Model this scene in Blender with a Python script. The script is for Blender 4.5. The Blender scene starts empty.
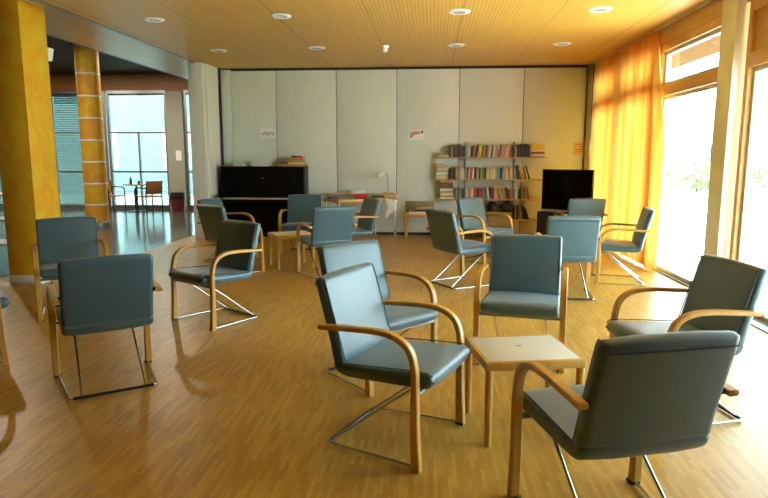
import bpy, bmesh, math, random
from mathutils import Vector, Matrix
random.seed(7)
PI = math.pi
R = math.radians
sc = bpy.context.scene
C = sc.collection

# ------------------------------------------------------------------ materials
def new_mat(name):
    m = bpy.data.materials.new(name)
    m.use_nodes = True
    nt = m.node_tree
    return m, nt, nt.nodes['Principled BSDF']

def N(nt, t, **kw):
    n = nt.nodes.new(t)
    for k, v in kw.items():
        if k in n.inputs.keys():
            n.inputs[k].default_value = v
        else:
            setattr(n, k, v)
    return n

def rgba(c): return (c[0], c[1], c[2], 1)

def plain(name, col, rough=.5, metal=0, var=.06, scale=30, spec=.5, bump=0, sheen=0, coat=0):
    """principled material with a fine procedural tone variation"""
    m, nt, b = new_mat(name)
    tc = N(nt, 'ShaderNodeTexCoord')
    no = N(nt, 'ShaderNodeTexNoise', Scale=scale, Detail=4.0)
    nt.links.new(tc.outputs['Object'], no.inputs['Vector'])
    r = N(nt, 'ShaderNodeValToRGB')
    r.color_ramp.elements[0].position = .3
    r.color_ramp.elements[1].position = .7
    r.color_ramp.elements[0].color = rgba([c * (1 - var) for c in col])
    r.color_ramp.elements[1].color = rgba([min(1, c * (1 + var)) for c in col])
    nt.links.new(no.outputs['Fac'], r.inputs['Fac'])
    nt.links.new(r.outputs['Color'], b.inputs['Base Color'])
    b.inputs['Roughness'].default_value = rough
    b.inputs['Metallic'].default_value = metal
    b.inputs['Specular IOR Level'].default_value = spec
    b.inputs['Sheen Weight'].default_value = sheen
    b.inputs['Coat Weight'].default_value = coat
    if bump:
        bp = N(nt, 'ShaderNodeBump', Strength=bump, Distance=.002)
        nt.links.new(no.outputs['Fac'], bp.inputs['Height'])
        nt.links.new(bp.outputs['Normal'], b.inputs['Normal'])
    return m

def wood(name, c1, c2, rough=.4, stretch=(30, 2, 30), spec=.5):
    m, nt, b = new_mat(name)
    tc = N(nt, 'ShaderNodeTexCoord')
    mp = N(nt, 'ShaderNodeMapping')
    mp.inputs['Scale'].default_value = stretch
    no = N(nt, 'ShaderNodeTexNoise', Scale=1.0, Detail=5.0, Roughness=.6)
    r = N(nt, 'ShaderNodeValToRGB')
    r.color_ramp.elements[0].position = .35
    r.color_ramp.elements[1].position = .65
    r.color_ramp.elements[0].color = rgba(c1)
    r.color_ramp.elements[1].color = rgba(c2)
    L = nt.links.new
    L(tc.outputs['Object'], mp.inputs['Vector']); L(mp.outputs['Vector'], no.inputs['Vector'])
    L(no.outputs['Fac'], r.inputs['Fac']); L(r.outputs['Color'], b.inputs['Base Color'])
    b.inputs['Roughness'].default_value = rough
    b.inputs['Specular IOR Level'].default_value = spec
    return m

def parquet():
    m, nt, b = new_mat('parquet')
    L = nt.links.new
    tc = N(nt, 'ShaderNodeTexCoord')
    mp = N(nt, 'ShaderNodeMapping'); mp.inputs['Rotation'].default_value = (0, 0, R(90))
    L(tc.outputs['Object'], mp.inputs['Vector'])
    def brick(c1, c2, off):
        bk = N(nt, 'ShaderNodeTexBrick')
        bk.offset = .5; bk.offset_frequency = 2; bk.squash = 1
        bk.inputs['Color1'].default_value = rgba(c1)
        bk.inputs['Color2'].default_value = rgba(c2)
        bk.inputs['Mortar'].default_value = rgba([c * .5 for c in c1])
        bk.inputs['Scale'].default_value = 1
        bk.inputs['Mortar Size'].default_value = .0005
        bk.inputs['Brick Width'].default_value = .17
        bk.inputs['Row Height'].default_value = .022
        L(mp.outputs['Vector'], bk.inputs['Vector'])
        return bk
    b1 = brick((.62, .385, .072), (.47, .26, .036), 0)
    no = N(nt, 'ShaderNodeTexNoise', Scale=1.3, Detail=3.0)
    L(tc.outputs['Object'], no.inputs['Vector'])
    mx = N(nt, 'ShaderNodeMix', data_type='RGBA', blend_type='MULTIPLY')
    mx.inputs['Factor'].default_value = .22
    L(b1.outputs['Color'], mx.inputs['A']); L(no.outputs['Fac'], mx.inputs['B'])
    L(mx.outputs['Result'], b.inputs['Base Color'])
    n2 = N(nt, 'ShaderNodeTexNoise', Scale=3.0, Detail=4.0)
    L(tc.outputs['Object'], n2.inputs['Vector'])
    mr = N(nt, 'ShaderNodeMapRange'); mr.inputs['To Min'].default_value = .32; mr.inputs['To Max'].default_value = .37
    L(n2.outputs['Fac'], mr.inputs['Value']); L(mr.outputs['Result'], b.inputs['Roughness'])
    b.inputs['Specular IOR Level'].default_value = .30
    return m

def perforated():
    m, nt, b = new_mat('perforated_wood')
    L = nt.links.new
    tc = N(nt, 'ShaderNodeTexCoord')
    sx = N(nt, 'ShaderNodeSeparateXYZ'); L(tc.outputs['Object'], sx.inputs['Vector'])
    def frac(out, per, thr, off=0.0):
        a = N(nt, 'ShaderNodeMath', operation='ADD'); a.inputs[1].default_value = off + 100 * per; L(out, a.inputs[0])
        d = N(nt, 'ShaderNodeMath', operation='DIVIDE'); d.inputs[1].default_value = per; L(a.outputs[0], d.inputs[0])
        f = N(nt, 'ShaderNodeMath', operation='FRACT'); L(d.outputs[0], f.inputs[0])
        g = N(nt, 'ShaderNodeMath', operation='LESS_THAN'); g.inputs[1].default_value = thr; L(f.outputs[0], g.inputs[0])
        return g
    gx = frac(sx.outputs['X'], .042, .36)
    gy = frac(sx.outputs['Y'], .03, .62)
    dot = N(nt, 'ShaderNodeMath', operation='MULTIPLY'); L(gx.outputs[0], dot.inputs[0]); L(gy.outputs[0], dot.inputs[1])
    seam = frac(sx.outputs['X'], 1.07, .009, .75)
    mxs = N(nt, 'ShaderNodeMath', operation='MAXIMUM'); L(seam.outputs[0], mxs.inputs[0]); mxs.inputs[1].default_value = 0
    mp = N(nt, 'ShaderNodeMapping'); mp.inputs['Scale'].default_value = (14, .8, 1); L(tc.outputs['Object'], mp.inputs['Vector'])
    no = N(nt, 'ShaderNodeTexNoise', Scale=1.0, Detail=5.0); L(mp.outputs['Vector'], no.inputs['Vector'])
    r = N(nt, 'ShaderNodeValToRGB')
    r.color_ramp.elements[0].position = .3; r.color_ramp.elements[1].position = .7
    r.color_ramp.elements[0].color = (.66, .39, .062, 1); r.color_ramp.elements[1].color = (.73, .45, .082, 1)
    L(no.outputs['Fac'], r.inputs['Fac'])
    m1 = N(nt, 'ShaderNodeMix', data_type='RGBA'); L(dot.outputs[0], m1.inputs['Factor']); L(r.outputs['Color'], m1.inputs['A']); m1.inputs['B'].default_value = (.44, .25, .05, 1)
    m2 = N(nt, 'ShaderNodeMix', data_type='RGBA'); L(mxs.outputs[0], m2.inputs['Factor']); L(m1.outputs['Result'], m2.inputs['A']); m2.inputs['B'].default_value = (.30, .13, .03, 1)
    L(m2.outputs['Result'], b.inputs['Base Color'])
    b.inputs['Roughness'].default_value = .42
    b.inputs['Specular IOR Level'].default_value = .4
    return m

def sponge(name, c1, c2):
    m, nt, b = new_mat(name)
    L = nt.links.new
    tc = N(nt, 'ShaderNodeTexCoord')
    no = N(nt, 'ShaderNodeTexNoise', Scale=4.5, Detail=8.0, Roughness=.62)
    no.inputs['Distortion'].default_value = .6
    L(tc.outputs['Object'], no.inputs['Vector'])
    r = N(nt, 'ShaderNodeValToRGB')
    r.color_ramp.elements[0].position = .38; r.color_ramp.elements[1].position = .66
    r.color_ramp.elements[0].color = rgba(c1); r.color_ramp.elements[1].color = rgba(c2)
    L(no.outputs['Fac'], r.inputs['Fac']); L(r.outputs['Color'], b.inputs['Base Color'])
    b.inputs['Roughness'].default_value = .55
    return m

def glass_mat(name='window_glass', tint=(1, 1, 1), k=.06):
    m = bpy.data.materials.new(name); m.use_nodes = True
    nt = m.node_tree; nt.nodes.clear()
    o = N(nt, 'ShaderNodeOutputMaterial')
    t = N(nt, 'ShaderNodeBsdfTransparent'); t.inputs['Color'].default_value = rgba(tint)
    g = N(nt, 'ShaderNodeBsdfGlossy'); g.inputs['Roughness'].default_value = .02
    lw = N(nt, 'ShaderNodeLayerWeight')
    pw = N(nt, 'ShaderNodeMath', operation='POWER'); pw.inputs[1].default_value = 5
    ml = N(nt, 'ShaderNodeMath', operation='MULTIPLY_ADD'); ml.inputs[1].default_value = .5; ml.inputs[2].default_value = .03
    nt.links.new(lw.outputs['Facing'], pw.inputs[0]); nt.links.new(pw.outputs[0], ml.inputs[0])
    mx = N(nt, 'ShaderNodeMixShader')
    nt.links.new(ml.outputs[0], mx.inputs[0])
    nt.links.new(t.outputs[0], mx.inputs[1]); nt.links.new(g.outputs[0], mx.inputs[2])
    nt.links.new(mx.outputs[0], o.inputs['Surface'])
    return m

def lens_mat():
    m, nt, b = new_mat('downlight_lens')
    b.inputs['Base Color'].default_value = (.28, .30, .29, 1); b.inputs['Roughness'].default_value = .3
    b.inputs['Emission Color'].default_value = (1, .97, .88, 1); b.inputs['Emission Strength'].default_value = .025
    return m

def curtain_mat():
    m = bpy.data.materials.new('curtain_cloth'); m.use_nodes = True
    nt = m.node_tree; nt.nodes.clear()
    L = nt.links.new
    o = N(nt, 'ShaderNodeOutputMaterial')
    tc = N(nt, 'ShaderNodeTexCoord')
    mp = N(nt, 'ShaderNodeMapping'); mp.inputs['Scale'].default_value = (1, 3.2, .05); L(tc.outputs['Object'], mp.inputs['Vector'])
    no = N(nt, 'ShaderNodeTexNoise', Scale=1.4, Detail=2.0); L(mp.outputs['Vector'], no.inputs['Vector'])
    r = N(nt, 'ShaderNodeValToRGB')
    r.color_ramp.elements[0].position = .42; r.color_ramp.elements[1].position = .58
    r.color_ramp.elements[0].color = (.89, .385, .05, 1); r.color_ramp.elements[1].color = (.92, .57, .13, 1)  # orange and yellow bands paint in the sunlight caught by the folds
    L(no.outputs['Fac'], r.inputs['Fac'])
    d = N(nt, 'ShaderNodeBsdfDiffuse'); t = N(nt, 'ShaderNodeBsdfTranslucent')
    L(r.outputs['Color'], d.inputs['Color']); L(r.outputs['Color'], t.inputs['Color'])
    mx = N(nt, 'ShaderNodeMixShader'); mx.inputs[0].default_value = .20
    L(d.outputs[0], mx.inputs[1]); L(t.outputs[0], mx.inputs[2]); L(mx.outputs[0], o.inputs['Surface'])
    return m

M = dict(
    parquet=parquet(), ceiling=perforated(),
    stone=plain('polished_stone', (.085, .085, .065), .13, var=.25, scale=6, spec=.32),
    fabric=plain('slate_fabric', (.042, .108, .130), .42, var=.10, scale=400, spec=.8, bump=.2, sheen=.25),
    piping=plain('piping_fabric', (.07, .11, .12), .5, scale=200),
    beech=wood('bent_beech', (.50, .265, .045), (.60, .335, .07), .36, (40, 40, 6)),
    tablewood=wood('table_beech', (.53, .29, .05), (.62, .36, .075), .38, (30, 30, 8)),
    laminate=plain('white_laminate', (.66, .69, .62), .38, var=.03),
    chrome=plain('chrome', (.62, .62, .60), .16, 1, var=.02),
    black=plain('black_plastic', (.012, .012, .012), .38, var=.2),
    panel=plain('wall_panel_paint', (.71, .78, .71), .5, var=.02, scale=3),
    plaster=plain('white_plaster', (.76, .78, .70), .6, var=.02, scale=8),
    seam=plain('dark_gap', (.03, .03, .028), .7),
    greypost=plain('grey_post', (.30, .30, .20), .5),
    metal=plain('grey_metal', (.30, .31, .31), .35, .7, var=.05),
    alu=plain('aluminium', (.62, .63, .62), .4, .5, var=.03),
    winwood=wood('window_wood', (.66, .38, .11), (.74, .46, .15), .4, (4, 4, 12)),
    cream=plain('cream_paint', (.86, .88, .80), .55, var=.02, scale=6),
    yellow=sponge('yellow_sponge_paint', (.80, .36, .010), (.80, .55, .03)),
    orange=sponge('orange_sponge_paint', (.78, .29, .015), (.80, .46, .04)),
    white=plain('white_paint', (.86, .87, .84), .5, var=.02),
    piano=plain('piano_black', (.006, .005, .004), .3, var=.2, spec=.12),
    ivory=plain('ivory_keys', (.66, .64, .54), .3),
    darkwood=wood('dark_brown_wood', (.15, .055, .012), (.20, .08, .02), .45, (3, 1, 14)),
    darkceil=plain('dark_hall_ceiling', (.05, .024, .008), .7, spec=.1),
    hallwall=plain('hall_grey_wall', (.30, .30, .25), .6),
    glass=glass_mat(), tglass=glass_mat('blue_green_glass', (.31, .385, .365)),
    veneer=wood('ceiling_veneer', (.58, .34, .075), (.66, .40, .10), .36, (6, .6, 1), .3),
    faint=plain('pencil_grey', (.48, .50, .47), .8, var=.15),
    lens=lens_mat(),
    asphalt=plain('asphalt', (.16, .17, .17), .9, var=.1, scale=5),
    fascia_wood=wood('hall_fascia_wood', (.24, .10, .018), (.30, .13, .028), .45, (3, 1, 14)),
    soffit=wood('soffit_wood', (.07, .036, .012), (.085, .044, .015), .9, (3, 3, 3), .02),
    cglass=glass_mat('clear_blue_glass', (.62, .73, .70)),
    slat=plain('blind_slat', (.55, .66, .64), .45),
    curtain=curtain_mat(),
    shelfwood=wood('shelf_beech', (.48, .34, .09), (.56, .41, .13), .45, (2, 20, 20)),
    upright=plain('blue_grey_steel', (.26, .31, .33), .4, .3),
    screen=plain('tv_screen', (.003, .003, .003), .2, var=0, spec=.08),
    paper=plain('white_paper', (.78, .78, .74), .7, var=.03),
    pages=plain('book_pages', (.66, .60, .45), .8, var=.08, scale=120),
    red=plain('red_plastic', (.60, .02, .03), .4),
    pink=plain('faded_red_mark', (.62, .22, .20), .5),
    terrace=plain('terrace_paving', (.70, .70, .67), .8, var=.08, scale=4),
    lawn=plain('lawn_green', (.16, .28, .07), .9, var=.3, scale=9),
    leaf=plain('shrub_leaf', (.22, .36, .14), .7, var=.4, scale=20),
    housegrey=plain('house_render', (.45, .48, .52), .8, var=.05),
    rust=plain('flower_red', (.6, .08, .05), .7),
    brick=plain('terracotta', (.40, .16, .08), .7),
    orangeback=plain('orange_veneer', (.34, .13, .04), .45),
    binred=plain('dark_red_bin', (.14, .02, .02), .5),
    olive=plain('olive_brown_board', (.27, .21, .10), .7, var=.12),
    box=plain('green_brown_card', (.33, .27, .12), .75, var=.2, scale=14),
)

# ------------------------------------------------------------------ mesh helpers
def link(name, bm, mats, parent=None, loc=None, smooth=True, angle=38):
    me = bpy.data.meshes.new(name)
    bmesh.ops.recalc_face_normals(bm, faces=bm.faces[:])
    bm.to_mesh(me); bm.free()
    if not isinstance(mats, (list, tuple)): mats = [mats]
    for m in mats: me.materials.append(m)
    if smooth:
        for p in me.polygons: p.use_smooth = True
        me.set_sharp_from_angle(angle=R(angle))
    o = bpy.data.objects.new(name, me)
    C.objects.link(o)
    if parent: o.parent = parent
    if loc: o.location = loc
    return o

def add_box(bm, x0, x1, y0, y1, z0, z1, bev=0, mi=0, mtx=None, seg=2):
    b2 = bmesh.new()
    r = bmesh.ops.create_cube(b2, size=1)
    for v in b2.verts:
        v.co = Vector(((x0 + x1) / 2 + v.co.x * (x1 - x0), (y0 + y1) / 2 + v.co.y * (y1 - y0), (z0 + z1) / 2 + v.co.z * (z1 - z0)))
    if bev:
        bmesh.ops.bevel(b2, geom=b2.edges[:], offset=bev, segments=seg, profile=.5, affect='EDGES')
    merge(bm, b2, mi, mtx)

def merge(bm, b2, mi=0, mtx=None):
    mp = {}
    for v in b2.verts:
        mp[v] = bm.verts.new(mtx @ v.co if mtx else v.co)
    for f in b2.faces:
        try:
            nf = bm.faces.new([mp[v] for v in f.verts]); nf.material_index = mi if mi is not None else f.material_index
        except ValueError:
            pass
    b2.free()

def bx(*a, **k):
    bm = bmesh.new(); add_box(bm, *a, **k); return bm

def add_tube(bm, pts, r, n=10, caps=True, mi=0):
    pts = [Vector(p) for p in pts]
    rs = r if isinstance(r, (list, tuple)) else [r] * len(pts)
    rings = []
    prev = None
    for i, p in enumerate(pts):
        if i == 0: t = pts[1] - p
        elif i == len(pts) - 1: t = p - pts[i - 1]
        else: t = (pts[i + 1] - p).normalized() + (p - pts[i - 1]).normalized()
        t.normalize()
        if prev is None:
            a = t.orthogonal().normalized()
        else:
            a = (prev - t * prev.dot(t)).normalized()
        prev = a; b = t.cross(a)
        rings.append([bm.verts.new(p + (a * math.cos(2 * PI * k / n) + b * math.sin(2 * PI * k / n)) * rs[i]) for k in range(n)])
    for i in range(len(rings) - 1):
        for k in range(n):
            f = bm.faces.new((rings[i][k], rings[i][(k + 1) % n], rings[i + 1][(k + 1) % n], rings[i + 1][k])); f.material_index = mi
    if caps:
        bm.faces.new(rings[0][::-1]).material_index = mi; bm.faces.new(rings[-1]).material_index = mi

def tube(pts, r, n=10):
    bm = bmesh.new(); add_tube(bm, pts, r, n); return bm

def add_lathe(bm, prof, n=24, c=(0, 0, 0), mi=0):
    """prof: list of (r, z)"""
    rings = []
    for r, z in prof:
        if r < 1e-5: rings.append([bm.verts.new((c[0], c[1], c[2] + z))])
        else: rings.append([bm.verts.new((c[0] + r * math.cos(2 * PI * k / n), c[1] + r * math.sin(2 * PI * k / n), c[2] + z)) for k in range(n)])
    for a, b in zip(rings, rings[1:]):
        for k in range(n):
            k2 = (k + 1) % n
            if len(a) == 1 and len(b) == 1: continue
            if len(a) == 1: f = bm.faces.new((a[0], b[k], b[k2]))
            elif len(b) == 1: f = bm.faces.new((a[k], a[k2], b[0]))
            else: f = bm.faces.new((a[k], a[k2], b[k2], b[k]))
            f.material_index = mi

def lathe(prof, n=24, c=(0, 0, 0)):
    bm = bmesh.new(); add_lathe(bm, prof, n, c); return bm

def prism(poly, z0, z1, bev=0):
    bm = bmesh.new()
    a = [bm.verts.new((x, y, z0)) for x, y in poly]; b = [bm.verts.new((x, y, z1)) for x, y in poly]
    bm.faces.new(a[::-1]); bm.faces.new(b)
    n = len(poly)
    for i in range(n): bm.faces.new((a[i], a[(i + 1) % n], b[(i + 1) % n], b[i]))
    if bev: bmesh.ops.bevel(bm, geom=bm.edges[:], offset=bev, segments=2, profile=.5, affect='EDGES')
    return bm

def offset_poly(P, d):
    n = len(P); out = []
    for i in range(n):
        p0, p1, p2 = Vector(P[i - 1]), Vector(P[i]), Vector(P[(i + 1) % n])
        e1 = (p1 - p0).normalized(); e2 = (p2 - p1).normalized()
        n1 = Vector((-e1.y, e1.x)); n2 = Vector((-e2.y, e2.x))
        nn = n1 + n2
        if nn.length < 1e-6: nn = n1
        nn.normalize()
        s = d / max(.45, nn.dot(n1))
        out.append(p1 + nn * s)
    return out

def cushion(P, w, r=.018, puff=.005):
    """side profile P (y,z), counter-clockwise, swept across x with rounded ends"""
    st = [(-w, r), (-w + .25 * r, .45 * r), (-w + .7 * r, .1 * r), (-w + 1.4 * r, 0), (-w * .5, -puff), (0, -puff * 1.2), (w * .5, -puff), (w - 1.4 * r, 0), (w - .7 * r, .1 * r), (w - .25 * r, .45 * r), (w, r)]
    bm = bmesh.new(); rings = []
    for x, d in st:
        rings.append([bm.verts.new((x, q[0], q[1])) for q in offset_poly(P, d)])
    n = len(P)
    for a, b in zip(rings, rings[1:]):
        for k in range(n): bm.faces.new((a[k], a[(k + 1) % n], b[(k + 1) % n], b[k]))
    bm.faces.new(rings[0][::-1]); bm.faces.new(rings[-1])
    return bm

def smooth_path(P, it=2):
    """Chaikin on an open 2-D/3-D polyline"""
    P = [Vector(p) for p in P]
    for _ in range(it):
        Q = [P[0]]
        for a, b in zip(P, P[1:]):
            Q += [a * .75 + b * .25, a * .25 + b * .75]
        Q.append(P[-1]); P = Q
    return P

def smooth_closed(P, it=2):
    P = [Vector(p) for p in P]
    for _ in range(it):
        Q = []
        for i, a in enumerate(P):
            b = P[(i + 1) % len(P)]
            Q += [a * .75 + b * .25, a * .25 + b * .75]
        P = Q
    return P

def strip_sweep(path, w, th, xc, ch=.005):
    """bent laminated strip in the y-z plane; path (y,z), th = list of thickness"""
    bm = bmesh.new(); rings = []
    n = len(path)
    for i, p in enumerate(path):
        t = (path[min(i + 1, n - 1)] - path[max(i - 1, 0)]).normalized()
        nn = Vector((-t.y, t.x)); h = th[i] / 2; hw = w / 2
        sec = [(-hw + ch, -h), (hw - ch, -h), (hw, -h + ch), (hw, h - ch), (hw - ch, h), (-hw + ch, h), (-hw, h - ch), (-hw, -h + ch)]
        rings.append([bm.verts.new((xc + a, p.x + nn.x * b, p.y + nn.y * b)) for a, b in sec])
    for a, b in zip(rings, rings[1:]):
        for k in range(8): bm.faces.new((a[k], a[(k + 1) % 8], b[(k + 1) % 8], b[k]))
    bm.faces.new(rings[0][::-1]); bm.faces.new(rings[-1])
    return bm

def thing(name, label, cat, loc=(0, 0, 0), rz=0, group=None):
    o = bpy.data.objects.new(name, None); C.objects.link(o)
    o.empty_display_size = .1
    o.location = loc; o.rotation_euler = (0, 0, rz)
    o['label'] = label; o['category'] = cat
    if group: o['group'] = group
    return o

def tag(o, label, cat, group=None):
    o['label'] = label; o['category'] = cat
    if group: o['group'] = group
    return o

def struct(name, bm, m, **k):
    o = link(name, bm, m, **k); o['kind'] = 'structure'; return o

def struct_empty(name, loc=(0, 0, 0)):
    o = bpy.data.objects.new(name, None); C.objects.link(o); o.location = loc; o['kind'] = 'structure'; return o

def dup(root, loc, rz, label=None, group=None):
    r = root.copy(); C.objects.link(r); r.location = loc; r.rotation_euler = (0, 0, rz)
    if label: r['label'] = label
    if group: r['group'] = group
    for ch in list(root.children):
        c = ch.copy(); C.objects.link(c); c.parent = r
        for g in list(ch.children):
            d = g.copy(); C.objects.link(d); d.parent = c
    return r

# ------------------------------------------------------------------ camera
cd = bpy.data.cameras.new('camera'); cam = bpy.data.objects.new('camera', cd); C.objects.link(cam)
cd.sensor_fit = 'HORIZONTAL'; cd.sensor_width = 36; cd.lens = 612.3 / 768 * 36
cd.clip_start = .05; cd.clip_end = 300
cam.location = (0, 0, 1.4547); cam.rotation_euler = (R(90 - 8.578), 0, R(4.426))
sc.camera = cam

# ------------------------------------------------------------------ setting
ZC = 3.06
BACK = 11.39
# floor: parquet in the room, polished stone in the hall
struct('floor', prism([(-4.43, 7.4), (-4.43, 11.6), (3.05, 11.6), (3.05, -2.6), (-13, -2.6), (-13, 5.0), (-5.2, 5.0), (-5.2, 7.4)], -.1, 0), M['parquet'], smooth=False)
struct('floor_hall', prism([(-13, 5.0), (-5.2, 5.0), (-5.2, 7.4), (-4.43, 7.4), (-4.43, 11.6), (-3.5, 11.6), (-3.5, 16.9), (-13, 16.9)], -.1, 0), M['stone'], smooth=False)
# ceilings
bm = bx(-4.11, 2.80, -2.6, 11.45, ZC, ZC + .2)
ceil = struct('ceiling', bm, M['ceiling'], smooth=False)
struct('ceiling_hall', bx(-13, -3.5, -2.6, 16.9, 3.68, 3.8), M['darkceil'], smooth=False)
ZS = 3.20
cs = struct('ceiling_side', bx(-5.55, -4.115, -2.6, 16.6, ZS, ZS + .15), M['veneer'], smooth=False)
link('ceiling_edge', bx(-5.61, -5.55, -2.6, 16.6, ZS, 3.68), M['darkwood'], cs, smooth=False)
struct('trim_1', bx(-4.14, -4.08, -2.6, 10.62, ZC - .012, ZC + .15), M['metal'], smooth=False)
# ceiling margin by the windows
struct('trim_2', bx(2.803, 3.0, -2.6, 11.45, ZC + .003, ZC + .2), M['winwood'], smooth=False)

# back wall: movable panels with open joints
wb = struct('wall_back', bx(-4.0, 2.95, BACK + .03, BACK + .15, 0, ZC), M['seam'], smooth=False)
edges = [-3.72, -2.885, -1.76, -.65, .485, 1.625, 2.715]
for a, b in zip(edges, edges[1:]):
    link('wall_panel', bx(a + .006, b - .006, BACK, BACK + .04, .055, ZC - .05, bev=.003), M['panel'], wb)
link('wall_panel', bx(-3.90, edges[0] - .004, BACK - .03, BACK + .03, .055, ZC - .03, bev=.003), M['panel'], wb)
struct('trim_3', bx(2.722, 2.80, BACK - .08, BACK + .05, 0, ZC), M['greypost'], smooth=False)
# end pier of the wall on the left
wl = struct('wall_left', bx(-4.23, -3.97, 10.62, 11.45, 0, ZC + .14, bev=.01), M['plaster'])
link('corner_trim', bx(-3.985, -3.93, 10.72, 11.36, 0, ZC, bev=.01), M['plaster'], wl)
link('shadow_gap', bx(-3.93, -3.895, 11.30, 11.42, 0, ZC), M['seam'], wl)
# walls behind the camera and far left, closing the place
struct('wall_front', bx(-13, 3.05, -2.7, -2.6, 0, 3.8), M['darkwood'], smooth=False)
struct('wall_hall_left', bx(-13.1, -13, -2.6, 16.9, 0, 3.8), M['hallwall'], smooth=False)
struct('wall_hall_right', bx(-3.6, -3.5, 11.6, 16.9, 0, 3.8), M['hallwall'], smooth=False)

# ---- far glazed wall of the hall
YF = 16.6
wf = struct('wall_hall_back', bx(-13, -3.5, YF, YF + .2, 3.2, 3.8), M['fascia_wood'], smooth=False)
link('pier', bx(-7.23, -6.76, YF - .1, YF + .2, 0, 3.2), M['hallwall'], wf, smooth=False)
link('pier', bx(-6.2, -3.5, YF - .02, YF + .2, 0, 3.2), M['hallwall'], wf, smooth=False)
link('sill', bx(-13, -6.2, YF, YF + .2, 0, .09), M['metal'], wf, smooth=False)
def hall_window(name, x0, x1, mids, blind_tilt, gl='tglass', zs=(.09, 1.04, 2.11, 3.13), mull=True):
    w = struct_empty(name, (x0, YF, 0))
    bm = bmesh.new()
    for x in (x0, x1): add_box(bm, x - .035 - x0, x + .035 - x0, -.04, .05, .05, 3.22)
    for z in zs: add_box(bm, 0, x1 - x0, -.03, .04, z - .025, z + .025)
    for x, a, b in mids: add_box(bm, x - .025 - x0, x + .025 - x0, -.03, .04, a, b)
    add_box(bm, 0, x1 - x0, -.03, .04, 3.12, 3.24)
    link('frame', bm, M['metal'], w, smooth=False)
    link('pane', bx(.03, x1 - x0 - .03, .0, .006, .1, 3.15), M[gl], w, smooth=False)
    bm = bmesh.new()
    z = .14
    while z < 3.12:
        add_box(bm, .03, x1 - x0 - .03, -.03, .03, -.0015, .0015, mtx=Matrix.Translation((0, .13, z)) @ Matrix.Rotation(R(blind_tilt), 4, 'X'))
        z += .062
    link('venetian_blind', bm, M['slat'], w, smooth=False)
    return w
hall_window('window_1', -12.6, -10.62, [], 62)
hall_window('window_2', -10.55, -9.0, [], 52)
hall_window('window_3', -8.90, -7.27, [(-8.07, .09, 2.11)], 8, 'cglass')
hall_window('door_1', -6.72, -6.24, [], 8, 'cglass')
pier_note = tag(link('notice_sign', bx(-7.0, -6.84, YF - .108, YF - .101, 1.35, 1.62), M['paper'], smooth=False), 'pale paper notice on the dark pier beside the hall windows', 'notice')

# ---- window side: post-and-beam wood windows
XW = 2.95
wr = struct('wall_right', bx(2.885, 3.08, -2.6, 11.5, 2.86, ZC + .002), M['winwood'], smooth=False)
def right_window(name, y0, y1, door=False, bars=(2.30,), handle=False, infill=False):
    w = struct_empty(name, (XW, y0, 0))
    L = y1 - y0
    bm = bmesh.new()
    pw = .07
    for y in (0, L - pw): add_box(bm, -.06, .06, y, y + pw, 0, 2.86, bev=.004)
    add_box(bm, -.06, .06, pw, L - pw, 2.76, 2.86, bev=.004)
    for z in bars: add_box(bm, -.065, .065, pw, L - pw, z - .065, z + .065, bev=.004)
    link('frame', bm, M['winwood'], w)
    link('threshold', bx(-.06, .06, pw, L - pw, .0, .018, bev=.004), M['metal'], w)
    zb = bars[0]
    def sash(z0, z1, nm):
        bm = bmesh.new(); a, b = pw, L - pw; t = .045
        for y in (a, b - t): add_box(bm, -.02, .03, y, y + t, z0, z1, bev=.003)
        for z in (z0, z1 - t): add_box(bm, -.02, .03, a + t, b - t, z, z + t, bev=.003)
        s = link(nm, bm, M['alu'], w)
        link('pane', bx(.002, .008, a + t, b - t, z0 + t, z1 - t), M['glass'], s, smooth=False)
        return s
    if infill: link('infill_panel', bx(-.03, .03, pw, L - pw, zb + .065, 2.76, bev=.003), M['winwood'], w)
    else: sash(zb + .065, 2.76, 'transom_sash')
    s = sash(.02, zb - .065, 'door_leaf' if door else 'sash')
    if handle:
        link('gasket', bx(-.022, -.012, L - pw - .052, L - pw - .044, .06, zb - .07), M['black'], s, smooth=False)
        bm = bmesh.new(); add_box(bm, -.045, -.02, L - .115, L - .085, 1.55, 1.75, bev=.004); add_tube(bm, [(-.045, L - .10, 1.65), (-.085, L - .10, 1.65), (-.085, L - .22, 1.65)], .010)
        link('handle', bm, M['black'], s)
    return w
right_window('door_2', 6.50, 8.34, door=True, bars=(2.27,), handle=True)
right_window('window_4', 8.34, 9.95)
right_window('window_5', 9.95, 11.36)
right_window('window_6', 4.35, 6.12, bars=(2.33,), infill=True)
right_window('window_7', 2.6, 4.35, bars=(2.33,))
right_window('window_8', 1.9, 2.6, bars=(2.33,))
struct('wall_right_near', bx(2.88, 3.05, -2.6, 1.9, 0, 2.86), M['plaster'], smooth=False)
# extra floor track along the near glazing
struct('trim_4', bx(2.80, 2.89, -2.6, 6.1, .0, .012), M['metal'], smooth=False)

# curtain rail and head boards
rail = thing('curtain_rail', 'white curtain rail along the ceiling edge above the windows', 'curtain rail', (0, 0, 0))
link('track', bx(2.835, 2.872, 6.2, 11.3, ZC - .016, ZC + .02, bev=.003), M['white'], rail)

# structural column by the window, cream sides
col = struct('trim_5', bx(2.80, 3.0, 6.17, 6.47, 0, ZC + .05, bev=.004), M['cream'])

# yellow square column
sq = thing('square_column', 'square column sponge-painted yellow, standing left behind the dark grey chairs', 'column', (-4.67, 6.845, 0))
link('shaft', bx(-.19, .19, -.235, .235, .10, 3.155, bev=.004), M['yellow'], sq)
link('skirting', bx(-.195, .195, -.24, .24, 0, .10, bev=.003), M['white'], sq)
link('cap', bx(-.192, .192, -.237, .237, 3.155, ZS, bev=.003), M['white'], sq)

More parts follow.
